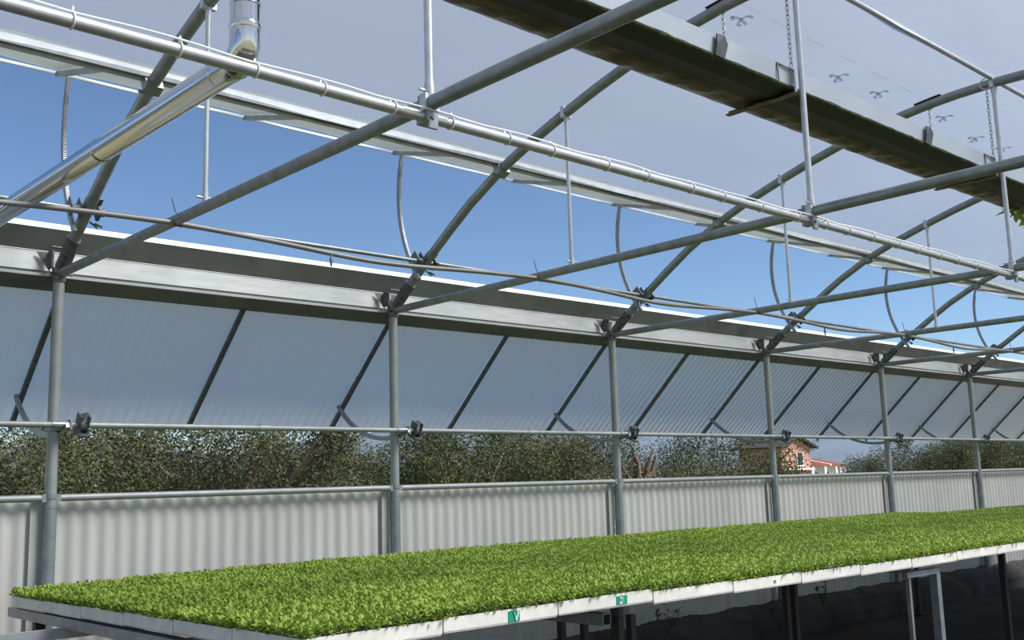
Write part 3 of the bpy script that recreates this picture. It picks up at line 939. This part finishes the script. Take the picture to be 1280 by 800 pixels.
TREES = [(2.6, 11.2, 0, .92, 'pale olive tree at the left edge beyond the wall'),
         (4.3, 12.2, 2, 1.0, 'dark olive tree just right of the leftmost post'),
         (6.0, 11.6, 1, 1.0, 'grey green olive tree in the left half of the first full bay'),
         (7.9, 12.4, 0, .98, 'olive tree in the right half of the first full bay'),
         (9.6, 12.0, 2, 1.0, 'olive tree behind the second post'),
         (11.5, 12.6, 0, 1.02, 'dark olive tree in the middle of the second full bay'),
         (12.9, 14.0, 1, .95, 'thin olive tree left of the third post'),
         (14.1, 12.0, 3, .93, 'sparse olive tree with bare pale trunk right of the third post'),
         (16.6, 12.4, 2, 1.0, 'olive tree between the third and fourth posts'),
         (26.0, 13.2, 0, 1.02, 'dark olive tree right of the red roofed house'),
         (27.4, 12.2, 2, 1.02, 'olive tree behind the fifth post'),
         (29.8, 12.6, 1, 1.0, 'olive tree between the fifth and sixth posts'),
         (31.8, 12.4, 0, 1.0, 'olive tree behind the sixth post'),
         (34.6, 12.2, 2, 1.0, 'olive tree at the right edge beyond the wall'),
         (20.3, 13.6, 1, .68, 'low grey bush in front of the pink house'),
         (5.2, 15.5, 1, .98, 'far olive tree seen through the gap beside the left post'),
         (8.8, 16.0, 0, 1.0, 'far olive tree seen above the first full bay'),
         (12.6, 16.2, 2, 1.0, 'far olive tree seen in the second full bay'),
         (17.0, 16.5, 0, 1.0, 'far olive tree seen between third and fourth posts')]
for x, y, i, s_, lab in TREES:
    root = empty('olive_tree', (x, y, 0))
    rz = random.uniform(0, 6.28)
    root.rotation_euler = (0, 0, rz)
    root.scale = (s_, s_, s_)
    place('trunk', OL[i][0], root)
    place('foliage', OL[i][1], root)['kind'] = 'stuff'
    tag(root, lab, 'tree', 'olive trees beyond the wall')
    if i == 3:
        rr = random.Random(5)
        mb = MB().tube([(0, 0, .9), (.06, 0, 1.5), (.0, 0, 1.72)], [.27, .24, .16], 10)
        for pts_, r_ in (([(0, 0, 1.55), (-.22, -.05, 1.82), (-.26, -.1, 2.05), (-.42, -.1, 2.4)], .11), ([(.05, 0, 1.5), (.2, .1, 1.78), (.36, .05, 1.9), (.40, 0, 2.2)], .10), ([(0, 0, 1.6), (-.05, -.15, 1.95), (.10, -.2, 2.3)], .08), ([(-.1, 0, 1.6), (-.42, 0, 1.8), (-.62, .1, 2.2)], .06)):
            mb.tube(pts_, [r_ * (1 - .75 * i_ / (len(pts_) - 1)) for i_ in range(len(pts_))], 8)
        mb.build('pruned_trunk', 'heartwood', root)
        root.rotation_euler = (0, 0, 0)

# ------------------------------------------------------------------ houses far behind
hy = 60.0
h1 = tag(empty('pink_house', (93.0, hy + 2, 0)), 'pink rendered house with dark eaves beyond the olive trees', 'house')
MB().box((.9, 0, 2.2), (5.4, 5, 4.6)).build('wall', 'brickhouse', h1)
MB().add([(-1.8, -2.5, 4.5), (3.6, -2.5, 4.5), (.9, -2.5, 5.55), (-1.8, -2.3, 4.5), (3.6, -2.3, 4.5), (.9, -2.3, 5.55)], [(0, 1, 2), (3, 5, 4), (0, 3, 4, 1), (1, 4, 5, 2), (2, 5, 3, 0)]).build('gable', 'brickhouse', h1)
mb = MB()
for sx in (-1, 1):
    mb.add([(.9, -3.1, 5.62), (.9 + sx * 3.4, -3.1, 4.42), (.9 + sx * 3.4, 3.1, 4.42), (.9, 3.1, 5.62), (.9, -3.1, 5.80), (.9 + sx * 3.4, -3.1, 4.60), (.9 + sx * 3.4, 3.1, 4.60), (.9, 3.1, 5.80)],
           [(0, 1, 2, 3), (4, 7, 6, 5), (0, 4, 5, 1), (1, 5, 6, 2), (2, 6, 7, 3), (3, 7, 4, 0)])
mb.build('roof', 'eave', h1)
wdw = MB().box((1.5, -2.52, 3.35), (1.0, .1, 1.25)).build('window', 'windowdark', h1)
MB().box((1.5, -2.55, 2.68), (1.4, .2, .1)).box((.95, -2.56, 3.35), (.1, .08, 1.35)).box((2.05, -2.56, 3.35), (.1, .08, 1.35)).build('window_frame', 'whitehouse', wdw)
MB().box((.9, -2.6, 2.35), (5.6, .5, .18)).build('ledge', 'whitehouse', h1)
h2 = tag(empty('red_roof_house', (100.0, hy, 0)), 'low white house with red tiled roof beyond the wall', 'house')
MB().box((0, 2.2, 1.35), (7.4, 4, 2.7)).build('wall', 'whitehouse', h2)
MB().box((-.4, 3.9, 3.4), (7.0, .4, 1.5)).build('parapet', 'whitehouse', h2)
for a, b in ((-3.6, .15), (.35, 3.8)):
    mb = MB()
    n = int((b - a) / .06)
    v = []
    for i in range(n + 1):
        x = a + (b - a) * i / n
        q = .04 * math.sin(2 * math.pi * x / .3)
        v += [(x, -.6, 2.68 + q), (x, 3.7, 3.55 + q)]
    mb.add(v, [(2 * i, 2 * i + 2, 2 * i + 3, 2 * i + 1) for i in range(n)], True)
    mb.build('tiled_roof', 'rooftile', h2)
MB().beam((.25, -.65, 2.72), (.25, 3.7, 3.62), .26, .14).build('roof_ridge', 'whitehouse', h2)
for x in (-3.0, -.6, 1.6, 3.4):
    MB().box((x, -.3, 1.3), (.35, .35, 2.6)).build('pillar', 'whitehouse', h2)
MB().box((-1.9, .15, 1.0), (1.5, .1, 1.9)).build('doorway', 'windowdark', h2)
MB().box((.5, .15, 1.2), (.8, .1, 1.6)).build('window', 'windowdark', h2)
